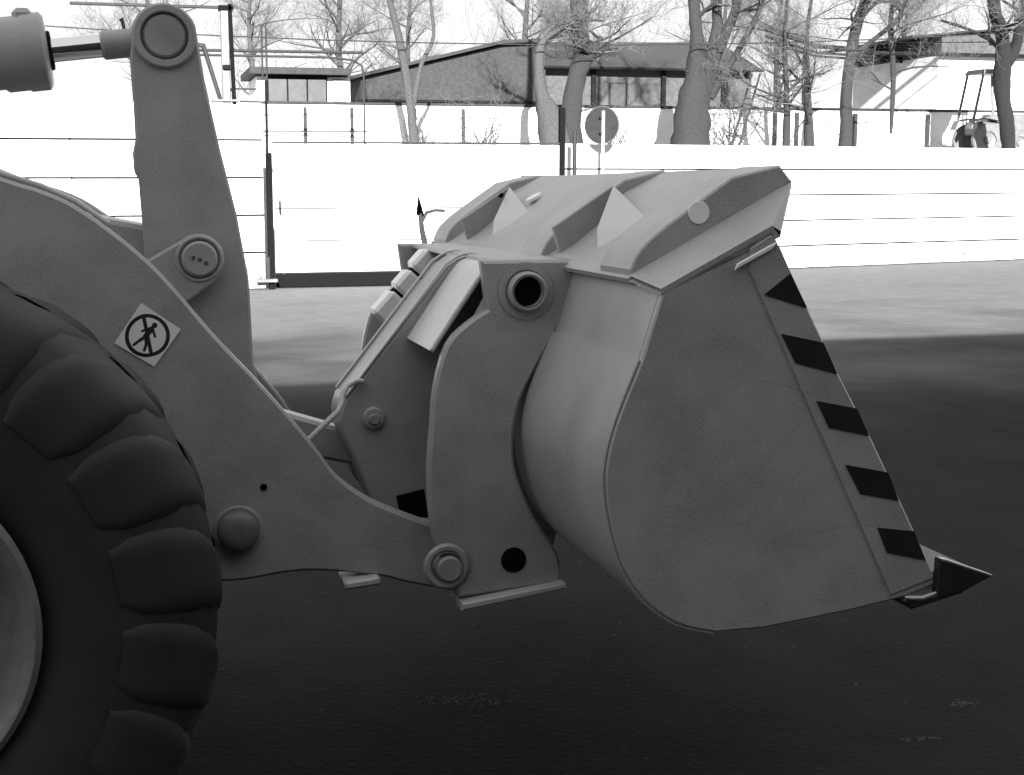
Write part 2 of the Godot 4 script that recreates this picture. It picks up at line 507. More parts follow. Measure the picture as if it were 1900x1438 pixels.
func yard_wall() -> void:
	panel_wall("concrete_panel_wall", Vector3(6.92, 0, -18.0), Vector3(24.0, 0, -22.05), [0.4, 0.44, 0.44, 0.44, 0.41], 2.4, M.concrete, "long white concrete panel wall right of the bucket")
	panel_wall("block_wall", Vector3(-16, 0, -16.9), Vector3(2.30, 0, -16.9), [0.53, 0.53, 0.53, 0.53, 0.53], 2.6, M.concrete2, "tall white block wall left of the dark gate post")
	# gate leaf
	var g := base("sliding_gate", Vector3(2.46, 0, -17.05), "white sliding gate of wide boards with a dark strip at the bottom", "gate")
	for r in 4:
		var b := Mb.new()
		b.box(Vector3(2.14, 0.215 + 0.466 * (r + 0.5), 0), Vector3(4.28, 0.450, 0.04), 0.004)
		put(b, "board", M.white, g)
	var b := Mb.new()
	b.box(Vector3(2.14, 1.12, -0.045), Vector3(4.26, 1.8, 0.03))
	put(b, "backing", M.hole, g)
	b = Mb.new()
	b.box(Vector3(2.14, 0.105, 0.02), Vector3(4.28, 0.19, 0.09), 0.01)
	put(b, "bottom_strip", M.hole, g)  # very dark strip along the foot of the gate
	b = Mb.new()
	b.box(Vector3(2.14, 2.095, 0.0), Vector3(4.3, 0.03, 0.07), 0.005)
	put(b, "top_rail", M.greysteel, g)
	b = Mb.new()
	b.box(Vector3(0.08, 1.16, 0.03), Vector3(0.03, 0.2, 0.03), 0.005)
	put(b, "handle", M.darksteel, g)
	# gate posts
	var p := base("gate_post", Vector3(2.36, 0, -16.85), "tall slim dark gate post with a pipe top left of gate", "post")
	b = Mb.new(); b.box(Vector3(0.02, 0.97, 0), Vector3(0.085, 1.94, 0.1), 0.01)
	put(b, "post", M.hole, p)
	b = Mb.new(); b.cyl(Vector3(0.0, 1.94, 0), Vector3(0.01, 2.95, 0), 0.022, 10)
	put(b, "pole", M.darksteel, p)
	for s in [-0.035, 0.025]:
		b = Mb.new(); b.cyl(Vector3(s, 2.95, 0), Vector3(s, 3.72, 0), 0.013, 8)
		put(b, "top_pipe", M.greysteel, p)
	b = Mb.new(); b.box(Vector3(-0.05, 0.13, 0.08), Vector3(0.3, 0.05, 0.12), 0.01)
	put(b, "foot_plate", M.palesteel, p)
	b = Mb.new(); b.box(Vector3(-0.035, 0.3, 0.08), Vector3(0.06, 0.34, 0.05), 0.01)
	put(b, "latch", M.greysteel, p)
	p = base("gate_post", Vector3(6.86, 0, -17.3), "short black gate post behind the bucket's top edge", "post")
	b = Mb.new(); b.box(Vector3(0, 1.32, 0), Vector3(0.09, 2.64, 0.09), 0.01)
	put(b, "post", M.hole, p)
	b = Mb.new(); b.box(Vector3(-0.09, 1.75, 0.05), Vector3(0.06, 0.3, 0.06), 0.01)
	put(b, "catch", M.darksteel, p)
	p = base("wall_post", Vector3(7.08, 0, -17.35), "thin grey post beside the black gate post", "post")
	b = Mb.new(); b.cyl(Vector3(0, 0, 0), Vector3(0, 2.3, 0), 0.035, 10)
	put(b, "post", M.greysteel, p)
	# gantry with a flat top bar over the block wall
	p = base("lamp_gantry", Vector3(1.86, 2.62, -16.9), "pale grey gantry mast with long top bar and brace", "mast")
	b = Mb.new(); b.box(Vector3(-0.04, 0.68, 0), Vector3(0.11, 1.36, 0.1), 0.01)
	put(b, "mast", M.palesteel, p)
	b = Mb.new(); b.box(Vector3(0.05, 0.68, 0.02), Vector3(0.055, 1.38, 0.08), 0.008, Basis(Vector3(0, 0, 1), 0.02))
	put(b, "channel", M.hole, p)
	b = Mb.new(); b.box(Vector3(-1.0, 1.32, 0.0), Vector3(2.2, 0.04, 0.06), 0.008)
	put(b, "top_bar", M.greysteel, p)
	b = Mb.new(); b.box(Vector3(-0.02, 1.31, 0.0), Vector3(0.2, 0.075, 0.12), 0.008)
	put(b, "head_plate", M.hole, p)
	b = Mb.new(); b.rod([Vector3(-0.44, 0.8, 0.05), Vector3(-0.34, 0.79, 0.05), Vector3(-0.13, 0.06, 0.05)], [0.03, 0.04, 0.03], 8)
	put(b, "brace", M.greysteel, p)
	b = Mb.new(); b.box(Vector3(-0.02, 0.5, 0.06), Vector3(0.13, 0.07, 0.06), 0.01)
	put(b, "bracket", M.darksteel, p)
	b = Mb.new(); b.box(Vector3(-0.06, 0.045, 0), Vector3(0.36, 0.03, 0.2), 0.005)
	put(b, "foot_plate", M.palesteel, p)

func background_buildings() -> void:
	var b := Mb.new()
	# low white wall on the bank
	var w := base("low_wall", Vector3(3.0, 2.05, -27.2), "low white wall with dark upright posts behind the gate", "wall")
	b.box(Vector3(11.0, 0.53, 0), Vector3(22.5, 1.06, 0.16), 0.01)
	put(b, "wall", M.white, w)
	b = Mb.new(); b.box(Vector3(11.0, 1.09, 0), Vector3(22.6, 0.055, 0.22), 0.01)
	put(b, "coping", M.greysteel, w)
	for x in [1.05, 2.05, 3.42, 4.5, 11.9, 12.45, 13.95, 15.85, 17.7]:
		b = Mb.new(); b.box(Vector3(x, 0.5, 0.13), Vector3(0.09 if x > 5 else 0.07, 1.0, 0.08), 0.008)
		put(b, "post", M.greysteel, w)
	# dark gabled barn
	var n := base("gabled_barn", Vector3(0, 2.05, -36.0), "dark gabled barn rising behind the leaning trees", "building")
	b = Mb.new()
	b.extrude(P([6.6, 0, 11.9, 0, 11.9, 3.25, 10.6, 3.17, 6.6, 2.2]), -9.0, 0.0, 0.01)
	put(b, "wall", M.barn, n)
	b = Mb.new()
	b.sheet(P([6.3, 2.16, 10.6, 3.21, 12.0, 3.30]), 0.09, -9.3, 0.25)
	put(b, "roof", M.roof, n)
	b = Mb.new(); b.box(Vector3(9.2, 1.6, 0.03), Vector3(5.4, 0.07, 0.06), 0.01)
	put(b, "sill_beam", M.darksteel, n)
	b = Mb.new(); b.box(Vector3(11.75, 2.0, 0.05), Vector3(0.10, 1.9, 0.1), 0.01)
	put(b, "downpipe", M.white, n)
	# long shed to its right
	n = base("long_shed", Vector3(12.0, 2.05, -36.4), "long grey shed with a dark roof behind the forked tree", "building")
	b = Mb.new(); b.box(Vector3(3.2, 1.35, -3), Vector3(6.4, 2.7, 6), 0.01)
	put(b, "wall", M.greywall, n)
	b = Mb.new()
	b.fquad(Vector3(-0.1, 2.62, 0.45), Vector3(6.6, 2.62, 0.45), Vector3(6.6, 3.72, -3), Vector3(-0.1, 3.6, -3), Vector3(0, 1, 1))
	b.fquad(Vector3(-0.1, 2.62, -6.4), Vector3(6.6, 2.62, -6.4), Vector3(6.6, 3.72, -3), Vector3(-0.1, 3.6, -3), Vector3(0, 1, -1))
	b.flat(Vector3(6.6, 2.62, 0.45), Vector3(6.6, 2.62, -6.4), Vector3(6.6, 3.72, -3), Vector3(1, 0, 0))
	b.flat(Vector3(-0.1, 2.62, 0.45), Vector3(-0.1, 2.62, -6.4), Vector3(-0.1, 3.6, -3), Vector3(-1, 0, 0))
	put(b, "roof", M.roof, n)
	b = Mb.new(); b.box(Vector3(3.2, 2.6, 0.47), Vector3(6.8, 0.07, 0.06), 0.01)
	put(b, "gutter", M.darksteel, n)
	for x in [2.2, 4.6]:
		b = Mb.new(); b.box(Vector3(x, 1.85, 0.02), Vector3(0.55, 0.75, 0.08), 0.01)
		var f := put(b, "window", M.greysteel, n)
		b = Mb.new(); b.box(Vector3(x, 1.85, 0.065), Vector3(0.45, 0.65, 0.02))
		put(b, "pane", M.pane, f)
	for x in [1.45, 3.6, 5.5]:
		b = Mb.new(); b.box(Vector3(x, 1.3, 0.05), Vector3(0.14, 2.6, 0.1), 0.01)
		put(b, "pillar", M.darksteel, n)
	# flat-roofed kiosk at the left
	n = base("flat_roofed_hut", Vector3(3.3, 2.05, -29.0), "small white hut with flat dark roof and wide window", "building")
	b = Mb.new(); b.box(Vector3(0.95, 0.88, -1.2), Vector3(2.1, 1.76, 2.4), 0.01)
	put(b, "wall", M.white, n)
	b = Mb.new(); b.box(Vector3(0.85, 1.86, -1.1), Vector3(2.25, 0.15, 2.9), 0.01)
	put(b, "roof", M.greysteel, n)
	b = Mb.new(); b.box(Vector3(0.8, 1.47, 0.02), Vector3(1.35, 0.62, 0.08), 0.01)
	var f := put(b, "window", M.darksteel, n)
	for x in [0.36, 0.8, 1.24]:
		b = Mb.new(); b.box(Vector3(x, 1.45, 0.065), Vector3(0.4, 0.5, 0.02))
		put(b, "pane", M.pane, f)
	b = Mb.new(); b.box(Vector3(1.75, 1.4, 0.02), Vector3(0.3, 0.6, 0.06), 0.01)
	put(b, "shutter", M.palesteel, n)
	# gable shed at the right
	n = base("gabled_shed", Vector3(21.6, 2.05, -33.0), "pale shed with a low dark gable at the right edge", "building")
	b = Mb.new()
	b.extrude(P([1.0, 0, 6.5, 0, 6.5, 2.9, 1.0, 2.9]), -5.0, 0.0, 0.01)
	put(b, "wall", M.white, n)
	b = Mb.new()
	b.extrude(P([1.0, 2.92, 6.9, 2.86, 6.9, 4.05, 3.2, 3.62, 1.0, 3.40]), -5.2, 0.15, 0.01)
	put(b, "gable", M.greywall, n)
	b = Mb.new(); b.box(Vector3(2.6, 2.92, 0.2), Vector3(9.0, 0.1, 0.12), 0.01)
	put(b, "eaves_beam", M.darksteel, n)
	b = Mb.new(); b.sheet(P([0.0, 3.36, 3.2, 3.66, 7.0, 4.1]), 0.05, -5.4, 0.3)
	put(b, "roof", M.roof, n)
	b = Mb.new(); b.box(Vector3(3.0, 3.25, 0.17), Vector3(1.0, 0.07, 0.05), 0.01)
	put(b, "vent", M.darksteel, n)
	# overhead lattice of pipes running right from the long shed
	n = base("pipe_bridge", Vector3(18.2, 2.05, -35.0), "dark overhead pipe bridge sloping right from the long shed", "pipe")
	for k in [[3.72, 3.12, 0.07], [3.5, 2.95, 0.04], [3.35, 2.86, 0.035]]:
		b = Mb.new(); b.rod([Vector3(0, k[0], 0), Vector3(1.6, lerpf(k[0], k[1], 0.75), 0), Vector3(4.6, k[1], 0)], [k[2], k[2], k[2]], 8)
		put(b, "pipe", M.darksteel, n)
	for x in [0.35, 1.25, 2.6]:
		b = Mb.new(); b.cyl(Vector3(x, 0, 0), Vector3(x, 3.35 - x * 0.1, 0), 0.06, 8)
		put(b, "stanchion", M.greysteel, n)

# ---------------------------------------------------------------- bare trees
func limb(b: Mb, tw: Mb, at: Vector3, dir: Vector3, len_: float, r: float, depth: int) -> void:
	var steps := 4 if depth > 1 else 3
	var pts: Array = [at]; var rs: Array = [r]
	var d := dir.normalized(); var p := at
	for i in steps:
		d = (d + Vector3(rng.randf_range(-1, 1), rng.randf_range(-0.7, 0.9), rng.randf_range(-1, 1)) * 0.26).normalized()
		p += d * len_ / steps
		pts.append(p); rs.append(maxf(r * (1.0 - 0.75 * (i + 1) / steps), 0.0025))
		if depth > 0:
			for k in (2 if depth > 1 else 1 + (i % 2)):
				var side := Vector3(rng.randf_range(-1, 1), rng.randf_range(-0.4, 1), rng.randf_range(-1, 1)).normalized()
				limb(b, tw, p, (d * 0.7 + side).normalized(), len_ * rng.randf_range(0.4, 0.65), maxf(rs[i + 1] * 0.6, 0.003), depth - 1)
	(b if r > 0.02 else tw).rod(pts, rs, 6 if r > 0.02 else 3)

func bare_tree(called: String, label: String, at: Vector3, trunks: Array, m: Material, limbs: int, seed_: int, lo := 0.25, len_ := 1.6) -> void:
	rng.seed = seed_
	var t := base(called, at, label, "tree", "bare trees behind the wall")
	var b := Mb.new(); var lb := Mb.new(); var tw := Mb.new()
	for tr in trunks:
		var pts: Array = []; var rs: Array = []
		for q in tr:
			pts.append(Vector3(q[0], q[1], q[2])); rs.append(q[3])
		# smooth and roughen the trunk line
		var sp: Array = []; var sr: Array = []
		for i in pts.size() - 1:
			var a: Vector3 = pts[maxi(i - 1, 0)]; var d: Vector3 = pts[mini(i + 2, pts.size() - 1)]
			for k in 4:
				var u := k / 4.0
				sp.append(pts[i].cubic_interpolate(pts[i + 1], a, d, u)); sr.append(lerpf(rs[i], rs[i + 1], u) * rng.randf_range(0.93, 1.07))
		sp.append(pts[-1]); sr.append(rs[-1])
		b.rod(sp, sr, 14, 0.09)
		for i in limbs:
			var u := lerpf(lo, 0.97, (i + rng.randf()) / limbs) * (sp.size() - 1)
			var k := int(u)
			var p: Vector3 = sp[k].lerp(sp[mini(k + 1, sp.size() - 1)], u - k)
			var a := rng.randf() * TAU
			limb(lb, tw, p, Vector3(cos(a), rng.randf_range(0.1, 1.0), sin(a)), len_ * rng.randf_range(0.5, 1.1), minf(sr[k] * 0.45, 0.06), 3 if u > sp.size() * 0.35 else 2)
	put(b, "trunk", m, t)
	if lb.v.size(): tag(put(lb, "branches", m, t), "", "", "", "stuff")
	if tw.v.size(): tag(put(tw, "crown", M.twig, t), "", "", "", "stuff")

func background_trees() -> void:
	var y := 2.0
	bare_tree("bare_tree", "slim leaning tree with two thin stems before the dark barn", Vector3(5.75, y, -24), [
		[[0.1, 0, 0, .1], [0, 1.0, 0, .085], [-.15, 2.0, 0, .075], [-.5, 3.4, 0.1, .06], [-1.0, 5.5, .2, .04], [-1.2, 7.2, .2, .015]],
		[[0.05, .9, 0, .06], [.25, 1.75, -.1, .045], [.5, 2.3, -.1, .035], [.42, 3.3, 0, .03], [.6, 5.0, 0, .01]]], M.bark_pale, 6, 11, .45, 1.3)
	bare_tree("bare_tree", "pale crooked stump-like tree left of the round sign", Vector3(8.7, y, -24), [
		[[0.05, 0, 0, .34], [-.1, .7, 0, .26], [-.3, 1.3, 0, .12], [-.33, 2.0, 0, .09], [-.2, 2.3, 0, .06], [.2, 2.55, .2, .03]]], M.bark_pale, 6, 21, .7, 0.9)
	bare_tree("bare_tree", "thick single dark trunk directly above the round sign", Vector3(9.2, y, -24.5), [
		[[0, 0, 0, .26], [-.02, .8, 0, .22], [.08, 1.5, 0, .19], [.2, 2.1, 0, .17], [.12, 3.0, 0, .17], [.1, 4.2, 0, .15], [.3, 6.5, 0, .1], [.2, 9, 0, .03]],
		[[.05, 1.45, 0, .13], [.3, 1.9, .1, .09], [.55, 2.4, .2, .04]]], M.bark, 9, 33, .5, 1.4)
	bare_tree("bare_tree", "broad tree forking into four stems above the wall", Vector3(11.6, y, -24), [
		[[0, 0, 0, .46], [.02, .5, 0, .38], [.05, 1.1, 0, .33], [.12, 1.6, 0, .26], [.1, 2.4, 0, .13], [.02, 3.2, 0, .12], [-.1, 6, 0, .07], [0, 8.5, 0, .02]],
		[[.25, 1.3, 0, .2], [.35, 1.9, 0.05, .13], [.5, 2.6, .1, .11], [.5, 3.3, .1, .1], [.7, 6, .3, .05], [.7, 8, .3, .02]],
		[[.3, 1.4, 0, .18], [.6, 2.1, -.1, .12], [.95, 2.8, -.2, .1], [1.1, 3.3, -.2, .09], [1.9, 6, -.5, .04]],
		[[.4, 1.2, 0, .1], [.85, 1.95, .1, .07], [1.2, 2.6, .2, .06], [1.5, 3.3, .2, .05], [2.3, 5.5, .2, .02]]], M.bark, 7, 45, .62, 1.4)
	bare_tree("bare_tree", "slender straight dark tree with one rising side branch", Vector3(15.2, y, -24.2), [
		[[0, 0, 0, .17], [.02, .6, 0, .13], [.0, 1.3, 0, .12], [.08, 2.2, 0, .12], [.2, 2.8, 0, .11], [.36, 3.4, 0, .1], [.4, 5.5, 0, .07], [.3, 8, 0, .02]],
		[[.1, 2.1, 0, .06], [.6, 2.5, .1, .05], [1.0, 2.85, .2, .05], [1.25, 3.4, .2, .045], [1.7, 5.2, .3, .02]]], M.bark, 9, 57, .5, 1.3)
	bare_tree("bare_tree", "almost black forked tree at the right edge", Vector3(18.62, y, -23.6), [
		[[.2, 0, 0, .14], [.1, .6, 0, .15], [-.05, 1.3, 0, .17], [-.1, 2.0, 0, .18], [-.12, 2.5, 0, .14], [-.4, 3.3, 0, .13], [-.7, 5.5, .1, .06]],
		[[-.05, 1.9, 0, .13], [.2, 2.3, 0, .11], [.3, 3.4, .1, .1], [.6, 5.5, .1, .05]]], M.bark_dark, 4, 63, .55)
	bare_tree("sapling", "thin grey sapling standing right of the long shed", Vector3(13.7, y, -23.9), [
		[[0, 0, 0, .09], [0, .8, 0, .075], [-.03, 1.4, 0, .06], [-.1, 2.6, 0, .045], [0, 4.2, 0, .02]]], M.bark, 10, 71)
	bare_tree("sapling", "thin sapling with dark twiggy fork left of straight tree", Vector3(14.25, y, -24.0), [
		[[.05, 0, 0, .13], [0, .7, 0, .09], [-.05, 1.5, 0, .06], [-.1, 2.6, 0, .045], [.1, 4.0, 0, .02]]], M.bark, 10, 83)
	bare_tree("sapling", "straight thin sapling right of the straight dark tree", Vector3(16.4, y, -24.4), [
		[[0, .5, 0, .03], [0, 1.0, 0, .05], [0, 1.8, 0, .06], [-.1, 2.6, 0, .06], [-.1, 3.1, 0, .05], [0, 5, 0, .02]]], M.bark, 8, 95)
	# distant rows behind the sheds
	var k := 0
	for s in [[4.2, -44, .08], [7.5, -47, .12], [10.5, -50, .1], [14.5, -48, .13], [18.0, -52, .12], [21.5, -46, .1], [25.5, -50, .13], [30, -48, .12], [1.0, -50, .12]]:
		k += 1
		bare_tree("distant_tree", ["far pale tree behind the flat-roofed hut", "far tree behind the barn's sloping roof", "far tree behind the barn ridge", "far tree behind the long shed roof", "far tree beyond the shed's right end", "far tree beyond the overhead pipes", "far tree behind the gabled shed", "far tree past the black tree at right edge", "far pale tree left of the hut"][k - 1], Vector3(s[0], 2.05, s[1]), [
			[[0, 0, 0, s[2] * 1.3], [.1, 2.5, 0, s[2]], [0, 4.5, 0, s[2] * .8], [.3, 8, 0, .03]]], M.bark_pale, 20, 200 + k * 7, .25, 2.6)
	# low shrubs in front of the low wall
	k = 0
	for s in [[6.3, -25.6, .6], [7.6, -25.6, .8], [10.4, -25.3, .6], [13.1, -25.4, 1.1]]:
		rng.seed = 300 + k
		var t := base("bare_shrub", Vector3(s[0], 2.02, s[1]), ["leafless shrub before the low wall under the leaning tree", "larger leafless shrub left of the pale crooked tree", "leafless shrub right of the round sign", "dense leafless shrub right of the four-stemmed tree"][k], "shrub", "bare shrubs by the low wall")
		var b := Mb.new(); var tw := Mb.new()
		for i in 12: limb(b, tw, Vector3(rng.randf_range(-.1, .1), 0, rng.randf_range(-.1, .1)), Vector3(rng.randf_range(-1, 1), 1.1, rng.randf_range(-.6, .6)), s[2] * rng.randf_range(0.8, 1.5), 0.019, 2)
		tag(put(tw, "branches", M.twig, t), "", "", "", "stuff")
		k += 1

func yard_things() -> void:
	var oc := base("overhead_cable", Vector3(0, 0, -31.0), "dark cable running past the straight tree to the gable", "cable")
	var cb := Mb.new(); cb.rod([Vector3(14.45, 5.5, 0), Vector3(19.0, 5.05, 0), Vector3(24.5, 5.2, 0)], [.014, .014, .014], 6)
	put(cb, "cable", M.darksteel, oc)
	for x in [14.45, 24.5]:
		cb = Mb.new(); cb.cyl(Vector3(x, 2.0, 0), Vector3(x, 5.6 if x < 20 else 5.3, 0), .06, 8)
		put(cb, "pole", M.greysteel, oc)
	# round sign seen from behind
	var s := base("round_road_sign", Vector3(7.67, 0, -17.75), "round grey road sign on a white post above the bucket", "sign")
	var b := Mb.new(); b.cyl(Vector3(0, 2.4, -0.05), Vector3(0, 2.4, -0.05) + Vector3(-.64, 0, .77) * 0.02, 0.285, 40, 0.003)
	put(b, "disc", M.greysteel, s)
	b = Mb.new(); b.ring(Vector3(0, 2.4, -0.052), Vector3(0, 2.4, -0.052) + Vector3(-.64, 0, .77) * 0.03, 0.284, 0.294, 40, 0.002)
	put(b, "rim", M.palesteel, s)
	for k in [2.28, 2.52]:
		b = Mb.new(); b.box(Vector3(0, k, -0.012), Vector3(0.12, 0.03, 0.05), 0.004)
		put(b, "clamp", M.greysteel, s)
	b = Mb.new(); b.cyl(Vector3(0, 0, 0), Vector3(0, 2.62, 0), 0.024, 12)
	put(b, "post", M.white, s)
	# gas pipe loop behind the gate
	s = base("pipe_rail", Vector3(2.2, 0, -23.4), "pair of thin grey pipes bending down beside the barn", "pipe")
	b = Mb.new(); b.rod([Vector3(-1.5, 3.88, 0), Vector3(2.55, 3.9, 0)], [0.028, 0.028], 8)
	put(b, "pipe", M.greysteel, s)
	b = Mb.new(); b.rod([Vector3(-1.5, 3.80, 0), Vector3(1.9, 3.80, 0), Vector3(2.35, 3.76, 0), Vector3(2.53, 3.66, 0), Vector3(2.56, 3.45, 0), Vector3(2.56, 2.0, 0)], [0.022, 0.022, 0.022, 0.022, 0.02, 0.02], 8)
	put(b, "pipe", M.greysteel, s)
	b = Mb.new(); b.rod([Vector3(0.0, 3.20, 0), Vector3(0.55, 3.20, 0)], [0.015, 0.015], 6)
	put(b, "pipe", M.greysteel, s)
	b = Mb.new(); b.rod([Vector3(0.1, 1.9, -.1), Vector3(0.1, 3.9, -.1)], [0.03, 0.03], 8)
	put(b, "stanchion", M.palesteel, s)
	# overhead wire with its poles outside the frame
	s = base("overhead_cable", Vector3(0, 0, -23.6), "thin overhead cable crossing above the hut and barn", "cable")
	b = Mb.new()
	var pts: Array = []; var rs: Array = []
	for i in 15:
		var u := i / 14.0
		pts.append(Vector3(lerpf(-6, 22, u), 4.55 - 0.5 * (1.0 - pow(2 * u - 1, 2)) + 0.9 * u * u * 0.4, 0)); rs.append(0.012)
	b.rod(pts, rs, 6)
	put(b, "cable", M.greysteel, s)
	for x in [-6.0, 22.0]:
		b = Mb.new(); b.cyl(Vector3(x, 1.9, 0), Vector3(x, 5.4, 0), 0.09, 10)
		put(b, "pole", M.greysteel, s)
	# ladder leaning right of the forked tree
	s = base("ladder", Vector3(12.45, 2.0, -23.8), "pale ladder leaning right of the four-stemmed tree", "ladder")
	for k in [-0.09, 0.09]:
		b = Mb.new(); b.cyl(Vector3(k, 0, 0), Vector3(k + 0.62, 1.7, -0.3), 0.022, 6)
		put(b, "rail", M.greysteel, s)
	for i in 6:
		var u := 0.1 + i * 0.15
		b = Mb.new(); b.cyl(Vector3(-0.09 + .62 * u, 1.7 * u, -.3 * u), Vector3(0.09 + .62 * u, 1.7 * u, -.3 * u), 0.012, 6)
		put(b, "rung", M.greysteel, s)
	# a small tractor at the right edge
	s = base("small_tractor", Vector3(19.1, 2.03, -25.2), "small grey tractor half hidden behind the black tree", "tractor")
	for q in [[-0.05, 0.36, 0.38, 0.14], [0.75, 0.3, 0.3, 0.12]]:
		for zz in [0.35, -0.45]:
			b = Mb.new()
			b.lathe(Vector3(q[0], q[1], zz), Vector3(0, 0, 1), [V(q[2] * .5, -q[3] * .5), V(q[2] * .93, -q[3] * .5), V(q[2], -q[3] * .3), V(q[2], q[3] * .3), V(q[2] * .93, q[3] * .5), V(q[2] * .5, q[3] * .5)], 28)
			var wh := put(b, "wheel", M.palesteel, s)
			b = Mb.new()
			b.lathe(Vector3(q[0], q[1], zz), Vector3(0, 0, 1), [V(0, .06), V(q[2] * .2, .06), V(q[2] * .25, .02), V(q[2] * .52, .04)], 20)
			put(b, "rim", M.palesteel, wh)
	b = Mb.new(); b.box(Vector3(0.65, 0.75, 0), Vector3(1.1, 0.4, 0.42), 0.05)
	put(b, "hood", M.palesteel, s)
	b = Mb.new(); b.box(Vector3(0.1, 0.62, 0), Vector3(0.7, 0.3, 0.6), 0.04)
	put(b, "body", M.palesteel, s)
	b = Mb.new(); b.extrude(P([-0.28, 1.82, -0.2, 1.93, 0.45, 1.93, 0.5, 1.82]), -0.36, 0.36, 0.02)
	put(b, "cab_roof", M.palesteel, s)
	for zz in [-0.32, 0.32]:
		for q in [[-0.42, 0.72, -0.2, 1.84], [0.5, 0.9, 0.42, 1.84]]:
			b = Mb.new(); b.rod([Vector3(q[0], q[1], zz), Vector3(q[2], q[3], zz)], [0.035, 0.03], 8)
			put(b, "cab_post", M.palesteel, s)
		b = Mb.new(); b.sheet(P([-0.5, 0.6, -0.42, 0.78, -0.1, 0.84, 0.25, 0.78]), 0.03, zz - 0.12, zz + 0.12)
		put(b, "mudguard", M.palesteel, s)

# ---------------------------------------------------------------- the loader
func build_loader() -> void:
	rng.seed = 5
	loader = base("wheel_loader", Vector3.ZERO, "wheel loader with raised bucket, lift arms and big front tyre", "wheel loader")
	loader.rotation.x = -ROLL
	wheels(); frame(); arms(); lever(); tilt_cylinder(); bucket(); coupler()

func wheels() -> void:
	var b := Mb.new()
	# tyre carcass, turned about z, centred on its middle
	var prof := [V(.355, -.20), V(.37, -.225), V(.44, -.25), V(.55, -.258), V(.63, -.245), V(.695, -.215), V(.722, -.15), V(.728, 0), V(.722, .15), V(.695, .215), V(.63, .245), V(.55, .258), V(.44, .25), V(.37, .225), V(.355, .20)]
	b.lathe(Vector3.ZERO, Vector3(0, 0, 1), prof, 72, 60)
	var tyre := b.mesh()
	# one shoulder lug
	var lug := Mb.new()
	var path := [V(.724, .0), V(.726, .08), V(.722, .15), V(.697, .215), V(.64, .247), V(.575, .26), V(.53, .26)]
	var nrm := [V(1, 0), V(1, 0.02), V(.96, .25), V(.75, .65), V(.3, .95), V(.05, 1), V(0, 1)]
	var hh := [.014, .015, .016, .015, .011, .007, .000]
	var wd := [.055, .062, .070, .078, .080, .072, .055]
	var sk := [-.06, -.035, -.01, .01, .02, .025, .03]
	var rows: Array = []
	for i in (path.size() - 1) * 3 + 1:
		var u := i / 3.0
		var k0 := mini(int(u), path.size() - 2); var w := u - k0
		var ka := maxi(k0 - 1, 0); var kb := mini(k0 + 2, path.size() - 1)
		var pp: Vector2 = path[k0].cubic_interpolate(path[k0 + 1], path[ka], path[kb], w)
		var nn: Vector2 = nrm[k0].lerp(nrm[k0 + 1], w).normalized()
		var h: float = lerpf(hh[k0], hh[k0 + 1], w) * .62
		var wid: float = cubic_interpolate(wd[k0], wd[k0 + 1], wd[ka], wd[kb], w)
		var skew: float = cubic_interpolate(sk[k0], sk[k0 + 1], sk[ka], sk[kb], w)
		var row: Array = []
		for k in [[-1.12, 0.0], [-.98, .22], [-.78, .75], [-.5, 1.0], [.5, 1.0], [.78, .75], [.98, .22], [1.12, 0.0]]:
			var q: Vector2 = pp + nn * h * k[1] - nn * (0.006 if k[1] == 0.0 else 0.0)
			var a: float = (skew * 2.2 + k[0] * wid / q.x)
			row.append(Vector3(cos(a) * q.x, sin(a) * q.x, q.y))
		rows.append(row)
	var nr: Array = []
	for i in rows.size():
		var row: Array = []
		for k in 8:
			var du: Vector3 = rows[mini(i + 1, rows.size() - 1)][k] - rows[maxi(i - 1, 0)][k]
			var dv: Vector3 = rows[i][mini(k + 1, 7)] - rows[i][maxi(k - 1, 0)]
			var nn := du.cross(dv).normalized()
			if nn.dot(rows[i][k] - Vector3(.55, 0, .05)) < 0: nn = -nn
			row.append(nn)
		nr.append(row)
	for i in rows.size() - 1:
		for k in 7:
			lug.quad(rows[i][k], rows[i + 1][k], rows[i + 1][k + 1], rows[i][k + 1], nr[i][k], nr[i + 1][k], nr[i + 1][k + 1], nr[i][k + 1])
	var lugm := lug.mesh()
	var rimb := Mb.new()
	rimb.lathe(Vector3.ZERO, Vector3(0, 0, 1), [V(.40, .23), V(.405, .245), V(.392, .256), V(.375, .25), V(.365, .225), V(.35, .20), V(.335, .13), V(.315, .09), V(.27, .07), V(.21, .085), V(.19, .12), V(.17, .135), V(0, .14)], 64, 50)
	rimb.lathe(Vector3.ZERO, Vector3(0, 0, 1), [V(.31, -.1), V(.36, -.18), V(.395, -.24), V(.41, -.22)], 48)
	var rim := rimb.mesh()
	for sd in [1.0, -1.0]:
		var w := putm(tyre, "wheel_tyre", M.rubber, loader)
		w.position = Vector3(0, .746, .765 * sd)
		w.rotation = Vector3(0, 0 if sd > 0 else PI, .11)
		for i in 20:
			for s2 in [1.0, -1.0]:
				var l := putm(lugm, "tread_lug", M.rubber, w)
				l.rotation = Vector3(0 if s2 > 0 else PI, 0, TAU * (i + (0.0 if s2 > 0 else 0.5)) / 20)
		var r := putm(rim, "rim", M.rim, w)
		r.scale = Vector3(.93, .93, 1)
		for i in 12:
			var bb := Mb.new()
			var a := TAU * i / 12
			bb.cyl(Vector3(cos(a) * .235, sin(a) * .235, .07), Vector3(cos(a) * .235, sin(a) * .235, .105), .016, 6, .003)
			put(bb, "wheel_nut", M.rim, w)

